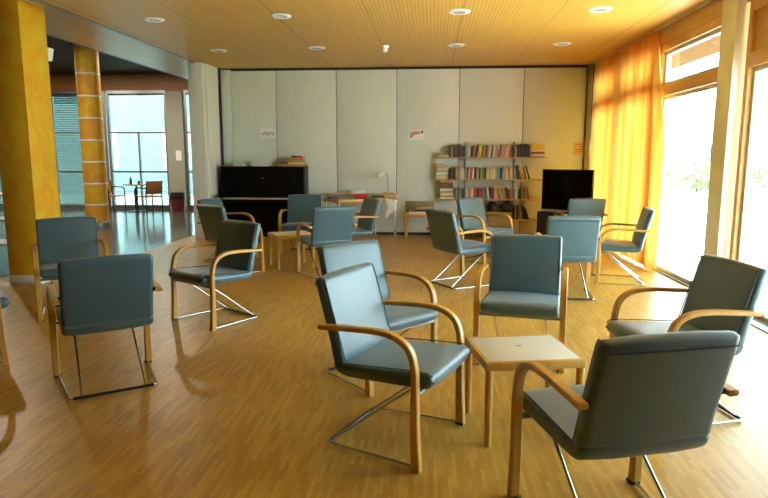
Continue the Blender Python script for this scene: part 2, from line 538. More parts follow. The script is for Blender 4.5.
# round banded column
rc = thing('round_column', 'round column with yellow and orange bands between thin white rings', 'column', (-7.06, 12.45, 0))
rad = .228
zs = [.10, .46, .90, 1.345, 1.79, 2.235, 2.68, 3.125, 3.62]
for i, (a, b) in enumerate(zip(zs, zs[1:])):
    link('painted_band', lathe([(rad, a), (rad, b)], 40), M['orange' if i % 2 == 0 else 'yellow'], rc)
for z in zs[1:-1]:
    link('white_ring', lathe([(rad + .001, z - .016), (rad + .003, z - .014), (rad + .003, z + .014), (rad + .001, z + .016)], 40), M['white'], rc)
link('plinth', lathe([(rad + .015, 0), (rad + .015, .09), (rad, .10)], 40), M['metal'], rc)
link('cap', lathe([(rad + .01, 3.62), (rad + .01, 3.68)], 40), M['white'], rc)

# ------------------------------------------------------------------ chairs
def make_chair():
    t = thing('armchair', 'x', 'chair', group='slate fabric armchairs with bentwood arms')
    W = .262
    seat_p = smooth_closed([(-.272, .47), (-.268, .415), (-.225, .378), (-.10, .378), (.16, .385), (.235, .385), (.266, .405), (.272, .445), (.235, .468), (.10, .458), (-.19, .44)], 2)
    s = link('seat', cushion(seat_p, W, .02, .006), M['fabric'], t, angle=60)
    back_p = smooth_closed([(-.270, .43), (-.200, .43), (-.222, .53), (-.310, .835), (-.322, .860), (-.345, .868), (-.370, .858), (-.372, .835), (-.285, .53)], 2)
    b = link('backrest', cushion(back_p, W, .02, .006), M['fabric'], t, angle=60)
    # piping along the edges
    bm = bmesh.new()
    for sx in (-1, 1):
        add_tube(bm, smooth_path([(sx * (W - .012), -.198, .455), (sx * (W - .012), -.222, .54), (sx * (W - .012), -.309, .835), (sx * (W - .018), -.318, .860)], 1), .0032, 6)
        add_tube(bm, [(-W + .012, -.372, .822), (0, -.380, .822), (W - .012, -.372, .822)], .0028, 6)
    link('piping', bm, M['piping'], b)
    bm = bmesh.new()
    for sx in (-1, 1):
        add_tube(bm, smooth_path([(sx * (W - .010), -.19, .447), (sx * (W - .010), .10, .466), (sx * (W - .010), .24, .473), (sx * (W - .012), .265, .455)], 1), .0035, 6)
    add_tube(bm, [(-W + .012, .2715, .425), (W - .012, .2715, .425)], .004, 6)
    link('piping', bm, M['piping'], s)
    # bentwood arms, leg and armrest in one strip
    path = smooth_path([(.208, 0), (.198, .20), (.198, .38), (.197, .49), (.170, .59), (.085, .640), (-.03, .647), (-.16, .640), (-.322, .629)], 3)
    n = len(path)
    th = []
    for i, p in enumerate(path):
        z = p.y
        if i < n * .4: th.append(.046 - .016 * min(1, z / .5))
        else: th.append(.030 - .006 * (i - n * .4) / (n * .6))
    th[-1] = .012
    for sx in (-1, 1):
        a = link('armrest', strip_sweep(path, .042, th, sx * .291), M['beech'], t)
        bm = bmesh.new()
        add_tube(bm, [(sx * .255, -.295, .631), (sx * .276, -.295, .631)], .012, 10)
        link('arm_bolt', bm, M['black'], t)
        link('leg_bracket', bx(sx * .286 - .0225, sx * .286 + .0225, .184, .230, .002, .016, bev=.003), M['black'], t)
    r = .0075
    for sx in (-1, 1):
        link('floor_rod', tube(smooth_path([(sx * .282, .19, .013), (sx * .252, -.27, .013), (sx * .246, -.298, .013), (sx * .215, -.302, .013)], 1), r), M['chrome'], t)
        link('seat_strut', tube(smooth_path([(sx * .185, -.300, .018), (sx * .183, -.275, .035), (sx * .175, .14, .36), (sx * .175, .20, .376)], 1), r), M['chrome'], t)
    link('cross_bar', tube([(-.23, -.302, .013), (.23, -.302, .013)], .0095), M['black'], t)
    link('seat_rail', bx(-.272, .272, .185, .215, .362, .380, bev=.003), M['metal'], t)
    return t

chairs = [  # x, y, heading, label
 (-.131, 3.030, 246.7, 'pale-lit grey-blue armchair left of the white-topped table, nearest to the camera of an overlapping pair'),
 (-.315, 3.927, 226.5, 'pale-lit armchair mostly hidden behind the front-most one, seen over its back'),
 (.652, 4.347, 167.7, 'dark grey armchair facing the camera just behind the white-topped coffee table'),
 (1.386, 3.534, 101.1, 'dark armchair by the right window facing left, its near wooden arm seen whole'),
 (.704, 2.377, 16.0, 'large dark grey armchair in the right foreground, seen from behind'),
 (-2.122, 3.736, 35.5, 'dark grey armchair on the left seen from behind with its wire base'),
 (-3.347, 5.397, 214.6, 'dark grey armchair facing the camera right beside the yellow square column'),
 (-3.352, 4.035, 312, 'armchair cut off by the left edge, only seat corner and wooden leg showing'),
 (-1.945, 5.22, 145.2, 'dark armchair turned left, standing alone on open parquet before the piano'),
 (-2.5, 7.566, 325.4, 'dark armchair near the white wall end, its back overlapped by the lone chair'),
 (-2.801, 8.36, 254.8, 'lighter grey armchair at the piano, furthest left beside the white wall end'),
 (-1.96, 9.118, 182.1, 'grey armchair facing the camera directly in front of the piano'),
 (-1.315, 7.493, 28.8, 'light blue-grey armchair seen from behind at the small low table by the piano'),
 (-1.139, 8.486, 117.9, 'dark armchair turned left in front of the desk with the lamp'),
 (.378, 7.025, 303.8, 'armchair with dark back in front of the bookshelf, chrome rods showing beneath'),
 (.786, 8.633, 224.0, 'light blue armchair facing right directly under the bookshelf'),
 (1.423, 6.557, 359.8, 'light blue armchair seen squarely from behind, in front of the television'),
 (2.165, 9.20, 6, 'grey armchair between the television and the yellow curtain, only its back visible'),
 (2.164, 7.324, 79.2, 'armchair in profile facing left before the yellow curtain and the glass door'),
]
proto = make_chair()
for i, (x, y, h, lab) in enumerate(chairs):
    if i == 0:
        proto.location = (x, y, 0); proto.rotation_euler = (0, 0, R(h)); proto['label'] = lab
    else:
        dup(proto, (x, y, 0), R(h), lab)

# ------------------------------------------------------------------ low tables
def make_table(sx=.516, sy=.458, h=.444):
    t = thing('coffee_table', 'x', 'table', group='low square tables with white tops and beech legs')
    a, b = sx / 2, sy / 2
    link('tabletop', bx(-a + .018, a - .018, -b + .026, b - .026, h - .022, h, bev=.001), M['laminate'], t)
    for s in (-1, 1):
        link('edge_rail', bx(-a, a, s * b - (.028 if s > 0 else 0), s * b + (.028 if s < 0 else 0), h - .045, h + .001, bev=.008), M['tablewood'], t)
        link('side_rail', bx(s * a - (.018 if s > 0 else 0), s * a + (.018 if s < 0 else 0), -b + .028, b - .028, h - .045, h - .001, bev=.002), M['tablewood'], t)
        for u in (-1, 1):
            link('leg', lathe([(.0, 0), (.016, 0), (.018, .004), (.0205, h - .05), (.0205, h - .03)], 14, (s * (a - .021), u * (b - .021), 0)), M['tablewood'], t)
    return t
tb = make_table()
tb.location = (.493, 3.212, 0); tb.rotation_euler = (0, 0, .185)
tb['label'] = 'low table with white top and small red mark among the four foreground chairs'
dup(tb, (-1.870, 8.013, 0), .5146, 'low beech table with greyish top between the chairs at the piano')
dup(tb, (-.215, 11.08, 0), 0.0, 'low beech table with papers on it against the panelled wall')
mark = lathe([(0, 0), (.017, 0), (.017, .0012), (0, .0012)], 16)
for v in mark.verts: v.co.y *= .6
mk = link('red_mark', mark, M['pink'], tb, (-.005, .03, .4438)); mk['label'] = 'small faded red mark on the white top'

# ------------------------------------------------------------------ piano
pn = thing('upright_piano', 'black upright piano against the panelled wall on the left', 'piano', (-3.05, 11.03, 0))
w = .755
link('upper_case', bx(-w + .03, w - .03, -.08, .32, .62, 1.25, bev=.004), M['piano'], pn)
link('lid', bx(-w - .012, w + .012, -.11, .325, 1.25, 1.28, bev=.006), M['piano'], pn)
for s in (-1, 1): link('side_panel', bx(s * (w - .02) - .02, s * (w - .02) + .02, -.10, .32, 0, 1.25, bev=.004), M['piano'], pn)
link('front_panel', bx(-w + .16, w - .16, -.092, -.078, .88, 1.2, bev=.004), M['piano'], pn)
link('keybed', bx(-w, w, -.33, -.06, .64, .70, bev=.006), M['piano'], pn)
for s in (-1, 1):
    link('key_cheek', bx(s * (w - .03) - .03, s * (w - .03) + .03, -.32, -.08, .70, .78, bev=.01), M['piano'], pn)
    link('leg', bx(s * (w - .05) - .03, s * (w - .05) + .03, -.31, -.25, 0, .64, bev=.008), M['piano'], pn)
link('lower_panel', bx(-w + .04, w - .04, -.02, .02, .06, .64, bev=.004), M['piano'], pn)
link('bottom_board', bx(-w + .04, w - .04, -.06, .3, 0, .06, bev=.004), M['piano'], pn)
bm = bmesh.new()
for k in range(52):
    x = -w + .075 + k * (2 * w - .15) / 52
    add_box(bm, x + .0005, x + (2 * w - .15) / 52 - .0005, -.30, -.13, .702, .722)
link('white_keys', bm, M['ivory'], pn, smooth=False)
bm = bmesh.new()
for k in range(51):
    if k % 7 in (0, 1, 3, 4, 5):
        x = -w + .075 + (k + 1) * (2 * w - .15) / 52
        add_box(bm, x - .007, x + .007, -.235, -.13, .722, .734)
link('black_keys', bm, M['black'], pn, smooth=False)
link('fallboard', bx(-w + .06, w - .06, -.128, -.105, .70, .86, bev=.006), M['piano'], pn)
for x in (-.06, 0, .06):
    link('pedal', bx(x - .012, x + .012, -.10, -.02, .045, .055, bev=.004), plain('pedal_brass', (.5, .35, .12), .3, 1), pn)
link('emblem', lathe([(0, 0), (.014, 0), (.014, .003), (0, .003)], 16), M['metal'], pn).matrix_local = Matrix.Translation((0, -.092, 1.07)) @ Matrix.Rotation(R(90), 4, 'X')

PX = lambda px, Y: (px - 432) / 612.3 * Y     # only used to list small items along the back wall
zt = 1.28
def slab(name, x0, x1, y0, y1, z0, z1, m, label, cat, bev=.003, group=None, rz=0):
    cx, cy = (x0 + x1) / 2, (y0 + y1) / 2
    o = link(name, bx(x0 - cx, x1 - cx, y0 - cy, y1 - cy, 0, z1 - z0, bev=bev), m, loc=(cx, cy, z0))
    o.rotation_euler.z = rz
    return tag(o, label, cat, group)

def open_box(name, x0, x1, y0, y1, z0, h, m, label, lidm=None):
    cx, cy = (x0 + x1) / 2, (y0 + y1) / 2
    t = thing(name, label, 'box', (cx, cy, z0))
    a, b = (x1 - x0) / 2, (y1 - y0) / 2
    link('body', bx(-a, a, -b, b, 0, h * .62, bev=.003), m, t)
    link('lid', bx(-a - .004, a + .004, -b - .004, b + .004, h * .62, h, bev=.003), lidm or m, t)
    return t

def book_bm(w, d, h, ci=0, pi=1):
    """upright book: spine faces -y; covers + page block"""
    bm = bmesh.new()
    c = min(.004, w * .16)
    add_box(bm, -w / 2, -w / 2 + c, 0, d, 0, h, mi=ci)
    add_box(bm, w / 2 - c, w / 2, 0, d, 0, h, mi=ci)
    # rounded spine
    n = 5; ring0 = []; ring1 = []
    for k in range(n + 1):
        a = PI * k / n
        x = -w / 2 * math.cos(a); y = -.006 * math.sin(a)
        ring0.append(bm.verts.new((x, y, 0))); ring1.append(bm.verts.new((x, y, h)))
    for k in range(n):
        f = bm.faces.new((ring0[k], ring0[k + 1], ring1[k + 1], ring1[k])); f.material_index = ci
    bm.faces.new(ring0[::-1]).material_index = ci; bm.faces.new(ring1).material_index = ci
    add_box(bm, -w / 2 + c, w / 2 - c, .001, d - .006, .004, h - .004, mi=pi)
    return bm

BOOKCOL = dict(
    cream=(.62, .56, .40), white=(.72, .71, .66), grey=(.30, .31, .30), black=(.015, .015, .017), brown=(.14, .075, .035),
    tan=(.50, .34, .15), red=(.50, .035, .03), darkred=(.20, .02, .02), pink=(.62, .28, .22), orange=(.66, .25, .04),
    yellow=(.72, .50, .02), olive=(.34, .30, .06), green=(.03, .25, .05), palegreen=(.42, .50, .22), teal=(.06, .36, .42),
    blue=(.06, .14, .40), navy=(.02, .035, .12), lightblue=(.34, .52, .60), purple=(.12, .06, .14), charcoal=(.055, .05, .045))
CW = dict(darkred='dark red', palegreen='pale green', lightblue='light blue', charcoal='charcoal')
BM = {k: plain('book_' + k, v, .45, var=.12, scale=40) for k, v in BOOKCOL.items()}
ORD = ['first', 'second', 'third', 'fourth', 'fifth', 'sixth', 'seventh', 'eighth', 'ninth', 'tenth', 'eleventh', 'twelfth', 'thirteenth', 'fourteenth', 'fifteenth', 'sixteenth', 'seventeenth', 'eighteenth', 'nineteenth', 'twentieth', 'twenty-first', 'twenty-second', 'twenty-third', 'twenty-fourth', 'twenty-fifth', 'twenty-sixth']
SHY = 11.13   # front of the shelf boards
def rect_of(x, w, h, a):
    """outline in the x-z plane of a book standing on its lower corner, leaning by a"""
    c, sn = math.cos(a), math.sin(a)
    P = [(-w / 2, 0), (w / 2, 0), (w / 2, h), (-w / 2, h)]
    Q = [(p * c + q * sn, -p * sn + q * c) for p, q in P]
    zl = min(q for _, q in Q)
    return [(x + p, q - zl) for p, q in Q], -zl
def apart(A, B, gap=.0008):
    for P in (A, B):
        for k in range(4):
            ex, ez = P[(k + 1) % 4][0] - P[k][0], P[(k + 1) % 4][1] - P[k][1]
            l = math.hypot(ex, ez); nx, nz = -ez / l, ex / l
            a = [p * nx + q * nz for p, q in A]; b = [p * nx + q * nz for p, q in B]
            if max(a) + gap <= min(b) or max(b) + gap <= min(a): return True
    return False
def row(x0, x1, z, cols, hs, place, group, lean=0):
    """upright books; cols = list of (colour, relative thickness[, lean deg[, relative height]])"""
    spec = []
    for c in cols:
        spec.append((c[0], c[1], R(c[2] if len(c) > 2 else lean), (hs + random.uniform(-.025, .012)) * (c[3] if len(c) > 3 else 1), random.uniform(.13, .165), random.uniform(0, .015)))
    u = (x1 - x0) / sum(c[1] for c in cols)
    for _ in range(12):
        done = []
        for col, k, a, h, d, dy in spec:
            w = u * k
            x = x0 + w / 2 if not done else done[-1][0]
            r0, _z = rect_of(0, w, h, a)
            if not done: x = x0 - min(p for p, q in r0)
            while done and not all(apart(D[5], [(p + x, q) for p, q in r0]) for D in done[-4:]): x += .0012
            done.append((x, w, h, a, _z, [(p + x, q) for p, q in r0]))
        ext = max(p for p, q in done[-1][5]) - x0
        if ext <= x1 - x0 + .002: break
        u *= max(.9, (x1 - x0) / ext)
    for i, (sp, D) in enumerate(zip(spec, done)):
        col, k, a, h, d, dy = sp
        o = link('book', book_bm(D[1], d, h), [BM[col], M['pages']])
        o.matrix_world = Matrix.Translation((D[0], SHY + .03 + dy, z + D[4] + .0006)) @ Matrix.Rotation(a, 4, 'Y')
        tag(o, f"{CW.get(col, col)} upright book, {ORD[i]} from left, {place}", 'book', group)
def stack(x0, x1, z, cols, th, place, group, d=.16):
    """books lying flat, listed from the bottom up"""
    for i, c in enumerate(cols):
        col = c[0]; t = th * c[1]
        j = random.uniform(-.012, .012)
        L = (x1 - x0) * (c[2] if len(c) > 2 else 1)
        o = link('book', book_bm(t * .97, d, L), [BM[col], M['pages']])
        # lie it down: height axis along x
        o.matrix_world = Matrix.Translation((x0 + j, SHY + .03, z + t / 2 + .0004)) @ Matrix.Rotation(R(90), 4, 'Y')
        which = ORD[i] + ' up in'
        tag(o, f"{CW.get(col, col)} flat book, {which} the {place}", 'book', group)
        z += t
    return z

# piano-top items
slab('folded_cloth', PX(221.5, 11.1), PX(233, 11.1), 11.02, 11.22, zt, zt + .022, plain('ochre_cloth', (.45, .28, .06), .8), 'ochre folded cloth on the left end of the piano', 'cloth', .008)
open_box('carton', PX(233.5, 11.1), PX(243, 11.1), 11.0, 11.25, zt, .075, M['laminate'], 'small pale carton on the piano near its left end')
open_box('carton', PX(252.5, 11.1), PX(266.5, 11.1), 11.0, 11.25, zt, .085, M['paper'], 'white carton alone on the middle of the piano')
open_box('game_box', PX(279, 11.05), PX(304.5, 11.05), 10.97, 11.25, zt, .045, plain('amber_card', (.52, .30, .05), .6), 'flat amber box lying on the right end of the piano')
zz = zt + .045
slab('book', PX(280, 11.05), PX(288, 11.05), 11.0, 11.2, zz, zz + .035, BM['purple'], 'purple book lying on the flat amber box', 'book')
slab('magazine', PX(288.5, 11.05), PX(304, 11.05), 10.99, 11.22, zz, zz + .02, M['paper'], 'white magazine on the flat amber box on the piano', 'magazine')
open_box('game_box', PX(288, 11.05), PX(303, 11.05), 10.99, 11.22, zz + .02, .095, plain('ochre_card', (.50, .27, .06), .6), 'taller ochre box topmost but for trinkets on the piano')
slab('toy_car', PX(291, 11.05), PX(297, 11.05), 11.05, 11.12, zz + .115, zz + .145, M['black'], 'small black trinket on top of the ochre box', 'trinket', .008)
slab('pencil_case', PX(297.5, 11.05), PX(302.5, 11.05), 11.05, 11.12, zz + .115, zz + .145, M['red'], 'small red case on top of the ochre box', 'case', .01)

# ------------------------------------------------------------------ bookshelf (wall rail system)
bs = thing('bookshelf', 'wall-mounted bookshelf of beech boards on two steel uprights, full of books', 'bookshelf', (0, 0, 0))
uX = (PX(465, 11.3), PX(512.3, 11.3))
boards = [(PX(437.5, SHY), PX(543.5, SHY), 1.445), (PX(434.5, SHY), PX(539.5, SHY), 1.055), (PX(438, SHY), PX(538.5, SHY), .70), (PX(511, SHY), PX(536.5, SHY), .335)]
for a, b, z in boards:
    link('board', bx(a, b, SHY, BACK - .012, z - .024, z, bev=.002), M['shelfwood'], bs)
link('board', bx(PX(437, SHY), PX(466, SHY), SHY, BACK - .012, .33, .354, bev=.002), M['shelfwood'], bs)
for ux in uX:
    link('upright', bx(ux - .016, ux + .016, BACK - .03, BACK - .001, .05, 1.72, bev=.003), M['upright'], bs)
    for z in (1.445, 1.055, .70, .335):
        bm = bmesh.new()
        add_box(bm, ux - .012, ux + .012, SHY + .02, BACK - .03, z - .07, z - .024)
        link('bracket', bm, M['upright'], bs, smooth=False)
for ux in uX:
    for z in (1.445, 1.055, .70):
        link('divider', bx(ux - .0125, ux + .0125, SHY + .002, SHY + .02, z + .0005, z + .19, bev=.002), M['upright'], bs)
P_ = lambda px: PX(px, SHY + .05)
z1, z2, z3, z4 = 1.445, 1.055, .70, .335
g1, g2, g3, g4 = 'books on the top shelf', 'books on the second shelf', 'books on the third shelf', 'books on the lowest shelf'
stack(P_(438.5), P_(448), z1, [('cream', 1), ('tan', .8)], .04, 'stack at left end of top shelf', g1)
row(P_(448.8), P_(464), z1, [('charcoal', 1), ('grey', 1), ('charcoal', 1), ('brown', .8), ('red', .5), ('charcoal', 1), ('charcoal', 1), ('brown', 1), ('charcoal', 1)], .215, "top shelf's left bay", g1)
row(P_(466), P_(510.5), z1, [('lightblue', 1.1, 3), ('white', .8, 3), ('charcoal', 1, 4), ('purple', .9, 6), ('orange', .6, 8), ('brown', .8, 8), ('navy', .9, 8), ('yellow', 2, 7), ('green', .6, 6), ('red', .6, 6), ('grey', 1, 5), ('charcoal', 1, 5), ('olive', 1.2, 7), ('white', 1, 7), ('purple', 1, 6), ('cream', 1.2, 4), ('tan', 1, 4), ('lightblue', 1.1, 8), ('darkred', 1.3, 8), ('pink', 1.4, 7), ('pink', 1, 7), ('palegreen', 1, 7), ('white', .9, 8), ('pink', .8, 9), ('darkred', 1, 9)], .215, "top shelf's middle bay", g1)
row(P_(513.6), P_(526.6), z1, [('charcoal', 1), ('navy', 1), ('black', 1), ('charcoal', 1), ('black', 1), ('navy', 1), ('black', 1)], .225, "top shelf's right bay", g1)
zt2 = stack(P_(528.2), P_(541.3), z1, [('grey', .6), ('white', 1), ('brown', .6), ('red', .5), ('white', .8), ('yellow', 2.9)], .036, 'stack at right end of top shelf', g1)
stack(P_(436.5), P_(448.3), z2, [('cream', 1), ('palegreen', .7), ('white', 1), ('grey', .5), ('cream', 1.1), ('tan', .9), ('cream', .9, .6)], .047, 'stack at left end of second shelf', g2)
row(P_(449.2), P_(464), z2, [('black', 1.2, -2), ('darkred', .7, -3), ('black', 1, -4), ('tan', 1, -9), ('grey', 1, -2), ('cream', 1.2, 0), ('cream', 1, 0)], .205, "second shelf's left bay", g2)
row(P_(466), P_(511), z2, [('charcoal', 1, 2), ('white', .7, 3), ('red', 1.1, 4), ('white', .8, 3), ('black', 1), ('grey', 1.2), ('charcoal', .9), ('olive', .8), ('green', 1.2), ('black', .8), ('cream', 1.2), ('palegreen', 1), ('cream', 1.2), ('white', 1), ('tan', .9), ('teal', 1.4), ('navy', 1.4), ('lightblue', .6), ('tan', 1.2), ('cream', 1), ('olive', 1), ('cream', 1.2)], .20, "second shelf's middle bay", g2)
row(P_(514), P_(530), z2, [('charcoal', .8, -2), ('darkred', .8, -4), ('palegreen', 1.1, -10), ('yellow', 1.2, -12), ('black', .7, -14), ('cream', .9, -15), ('charcoal', .8, -17), ('white', 1, -18)], .235, "second shelf's right bay", g2)
stack(P_(440.5), P_(453.6), z3, [('white', .8), ('green', .4), ('cream', 1.1), ('tan', 1.1), ('white', 1), ('brown', 1.4), ('brown', 1.2), ('tan', .8, .75)], .042, 'stack at left end of third shelf', g3)
row(P_(455.4), P_(464), z3, [('grey', 1), ('brown', .7), ('grey', 1), ('charcoal', 1)], .20, "third shelf's left bay", g3)
row(P_(466), P_(511), z3, [('cream', 1.1), ('olive', .6), ('tan', 1), ('white', 1.1, 3), ('orange', .6, 3), ('red', 1.2, 0), ('charcoal', 1.4), ('red', .9, -4), ('darkred', .8, -4), ('grey', 1, -2), ('teal', .7), ('white', 1.2, -10), ('brown', 1, -3), ('darkred', 1.2), ('pink', .8), ('cream', 1.1), ('tan', 1, -10), ('cream', 1, -14), ('olive', 1, -14), ('grey', .8, -12), ('charcoal', 1, -8), ('brown', .9, -5), ('pink', .8, 3)], .20, "third shelf's middle bay", g3)
row(P_(513.8), P_(529), z3, [('white', 1), ('cream', .6), ('green', 1.1), ('black', .8), ('grey', .9, -4), ('brown', .9, -8), ('tan', 1, -10), ('red', .7, -8), ('white', 1.1, -4, .8)], .20, "third shelf's right bay", g3)
row(P_(440.5), P_(452.5), .354, [('black', .8), ('orange', 1.4, 0, .95), ('black', .8), ('white', .8), ('brown', .7), ('yellow', .7), ('cream', 1)], .16, "lowest left shelf", g4)
row(P_(513.5), P_(529.5), z4, [('charcoal', .8), ('cream', .7), ('black', 1.4), ('grey', .8, -9), ('tan', .9, -12), ('brown', .8, -13), ('black', 1.4, -14), ('charcoal', 1.1, -18, .85), ('white', .6, -22, .85)], .26, "lowest right shelf", g4)
# books laid on top of the rows
def flat_over(px0, px1, z, t, col, lab, g, tilt=0):
    x0, x1 = P_(px0), P_(px1)
    o = link('book', book_bm(t, .14, x1 - x0), [BM[col], M['pages']])
    o.matrix_world = Matrix.Translation((x0, SHY + .03, z + t / 2)) @ Matrix.Rotation(R(90 - tilt), 4, 'Y')
    tag(o, lab, 'book', g)
flat_over(449.5, 463.5, z2 + .224, .022, 'tan', 'tan book laid across the uprights in the left bay of the second shelf', g2)
flat_over(491, 507, z2 + .214, .022, 'cream', 'cream book laid askew across the uprights in the middle bay of the second shelf', g2, 2.5)
flat_over(489.5, 507, z3 + .214, .022, 'cream', 'lower cream book laid across the uprights of the third shelf', g3)
flat_over(490.5, 505, z3 + .237, .018, 'tan', 'tan book on the cream one across the third shelf uprights', g3)

# chest with dark things under the shelves
ch = thing('storage_chest', 'greenish-brown chest on the floor under the middle of the bookshelf', 'chest', (1.215, 11.19, 0))
link('body', bx(-.215, .215, -.14, .14, 0, .40, bev=.006), M['box'], ch)
link('lid', bx(-.22, .22, -.145, .142, .40, .47, bev=.01), plain('green_lid', (.27, .29, .14), .7, var=.15), ch)
link('clasp', bx(-.02, .02, -.152, -.144, .36, .43, bev=.003), M['metal'], ch)
SH0 = SHY; 
def heap(name, x, y, z, sx, sy, sz, m, lab, cat):
    bm = bmesh.new(); bmesh.ops.create_icosphere(bm, subdivisions=3, radius=1)
    for v in bm.verts:
        n = .12 * math.sin(5 * v.co.x + 2 * v.co.y + x * 9) + .09 * math.sin(7 * v.co.z + 3 * v.co.y)
        v.co = Vector((v.co.x * sx, v.co.y * sy, max(-.55, v.co.z) * sz)) * (1 + n)
    lo = min(v.co.z for v in bm.verts)
    for v in bm.verts: v.co.z -= lo
    return tag(link(name, bm, m, loc=(x, y, z)), lab, cat)
heap('cloth_bag', 1.10, 11.2, .47, .10, .09, .11, M['black'], 'black cloth bag on the left of the chest under the bookshelf', 'bag')
heap('cloth_bag', 1.36, 11.2, .47, .11, .09, .115, plain('dark_brown_cloth', (.03, .022, .016), .8), 'dark brown cloth bag on the right of the chest under the bookshelf', 'bag')
sl = thing('floor_stand', 'low dark stand beside the chest carrying flat books', 'stand', (.86, 11.22, 0))
link('stand_top', bx(-.11, .11, -.12, .12, .48, .50, bev=.003), M['darkwood'], sl)
for s in (-1, 1): link('stand_side', bx(s * .10 - .01, s * .10 + .01, -.12, .12, 0, .48, bev=.002), M['darkwood'], sl)
zz = .50
for i, (c_, t_) in enumerate([('black', .05), ('tan', .035), ('charcoal', .03), ('cream', .025)]):
    slab('book', .77, .95 - .01 * i, 11.12, 11.27, zz, zz + t_, BM[c_], f'{c_} book lying flat on the low stand beside the chest', 'book', .002, 'books on the low stand'); zz += t_

# ------------------------------------------------------------------ tables by the wall: wall table + trapezoid table
wt = thing('wall_table', 'narrow beech table against the panelled wall carrying the white lamp', 'table', (-1.29, 11.22, 0))
link('tabletop', bx(-.68, .68, -.145, .15, .772, .795, bev=.002), M['laminate'], wt)
link('edge_band', bx(-.68, .68, -.155, -.1455, .772, .795, bev=.002), M['shelfwood'], wt)
for a in (-.64, .64):
    for b in (-.12, .12): link('leg', tube([(a, b, 0), (a, b, .765)], .013, 10), M['chrome'], wt)
td = thing('trapezoid_table', 'trapezoid desk with beech edge and chrome legs, cluttered with papers', 'table', (0, 0, 0))
tp = [(-1.88, 10.60), (-1.545, 10.12), (-.94, 10.44), (-.62, 11.02)]
bm = prism(tp, .70, .74, .004)
link('tabletop', bm, [plain('olive_laminate', (.34, .31, .20), .4)], td)
def edge_bar(p, q, z0, z1, t):
    p, q = Vector(p), Vector(q); d = q - p; L = d.length
    b = bx(0, L, -t / 2, t / 2, z0, z1, bev=.003)
    bmesh.ops.transform(b, matrix=Matrix.Translation((p.x, p.y, 0)) @ Matrix.Rotation(math.atan2(d.y, d.x), 4, 'Z'), verts=b.verts[:])
    return b
for i in range(4):
    link('edge_band', edge_bar(tp[i], tp[(i + 1) % 4], .685, .742, .02), M['tablewood'], td)
for x, y in [(-1.83, 10.60), (-1.54, 10.18), (-.96, 10.50), (-.66, 11.0)]:
    link('leg', tube([(x, y, 0), (x, y, .70)], .014, 10), M['chrome'], td)
# lamp
lp = thing('desk_lamp', 'white desk lamp with thin stem standing on the wall table', 'lamp', (-.80, 11.22, .795))
link('base', lathe([(0, 0), (.075, 0), (.08, .008), (.07, .02), (.012, .026), (0, .026)], 28), M['white'], lp)
link('stem', tube(smooth_path([(0, 0, .02), (0, 0, .31), (-.01, 0, .345), (-.06, 0, .355)], 2), .0075, 10), M['metal'], lp)
sh = lathe([(.0, .10), (.022, .10), (.03, .08), (.05, .01), (.062, -.03), (.056, -.03), (.045, .01), (.026, .075), (0, .085)], 24)
bmesh.ops.transform(sh, matrix=Matrix.Translation((-.135, -.02, .33)) @ Matrix.Rotation(R(62), 4, 'Y'), verts=sh.verts[:])
link('lamp_shade', sh, M['white'], lp)
link('bulb', lathe([(0, -.02), (.02, -.01), (.024, .01), (.012, .03), (0, .03)], 16), M['paper'], lp, (-.14, -.02, .327))
# things on the tables
open_box('carton', PX(352, 11.2), PX(365.5, 11.2), 11.12, 11.25, .795, .05, M['paper'], 'white carton on the wall table left of the lamp')
slab('pencil_case', PX(354, 10.7), PX(368, 10.7), 10.66, 10.76, .742, .80, M['red'], 'red case lying on the trapezoid desk', 'case', .015)
slab('folder', PX(328, 10.6), PX(341, 10.6), 10.42, 10.62, .742, .775, BM['purple'], 'dark purple folder on the left of the trapezoid desk', 'folder', .004, None, .3)
slab('magazine', PX(342, 10.7), PX(352, 10.7), 10.5, 10.7, .742, .752, BM['grey'], 'grey magazine on the middle of the trapezoid desk', 'magazine', .002, None, .4)
slab('folder', PX(373, 10.85), PX(384, 10.85), 10.75, 10.95, .742, .775, M['black'], 'black folder on the right of the trapezoid desk', 'folder', .004, None, .3)
slab('book', -.87, -.70, 11.076, 11.135, .795, .82, BM['yellow'], 'yellow book lying in front of the foot of the white lamp', 'book')
# white bag hung over the desk's right edge
bm = bmesh.new()
pts = [(.0, .0), (.11, -.02), (.17, -.13), (.135, -.24), (.03, -.33), (-.005, -.34), (.005, -.2)]
fr = []; bk = []
for k, (a, b) in enumerate(pts):
    fr.append(bm.verts.new((a, -.03 + .012 * math.sin(k * 2.1), b))); bk.append(bm.verts.new((a, .012 + .01 * math.sin(k * 1.7), b)))
cf = bm.verts.new((.07, -.055, -.14)); cb = bm.verts.new((.07, .03, -.15))
n = len(pts)
for k in range(n):
    bm.faces.new((fr[k], fr[(k + 1) % n], cf)); bm.faces.new((bk[(k + 1) % n], bk[k], cb)); bm.faces.new((fr[k], bk[k], bk[(k + 1) % n], fr[(k + 1) % n]))
bmesh.ops.subdivide_edges(bm, edges=bm.edges[:], cuts=2, use_grid_fill=True, smooth=.6)
wbag = link('paper_bag', bm, M['paper'], loc=(-.80, 10.66, .735)); tag(wbag, 'white bag hanging from the right end of the trapezoid desk', 'bag')
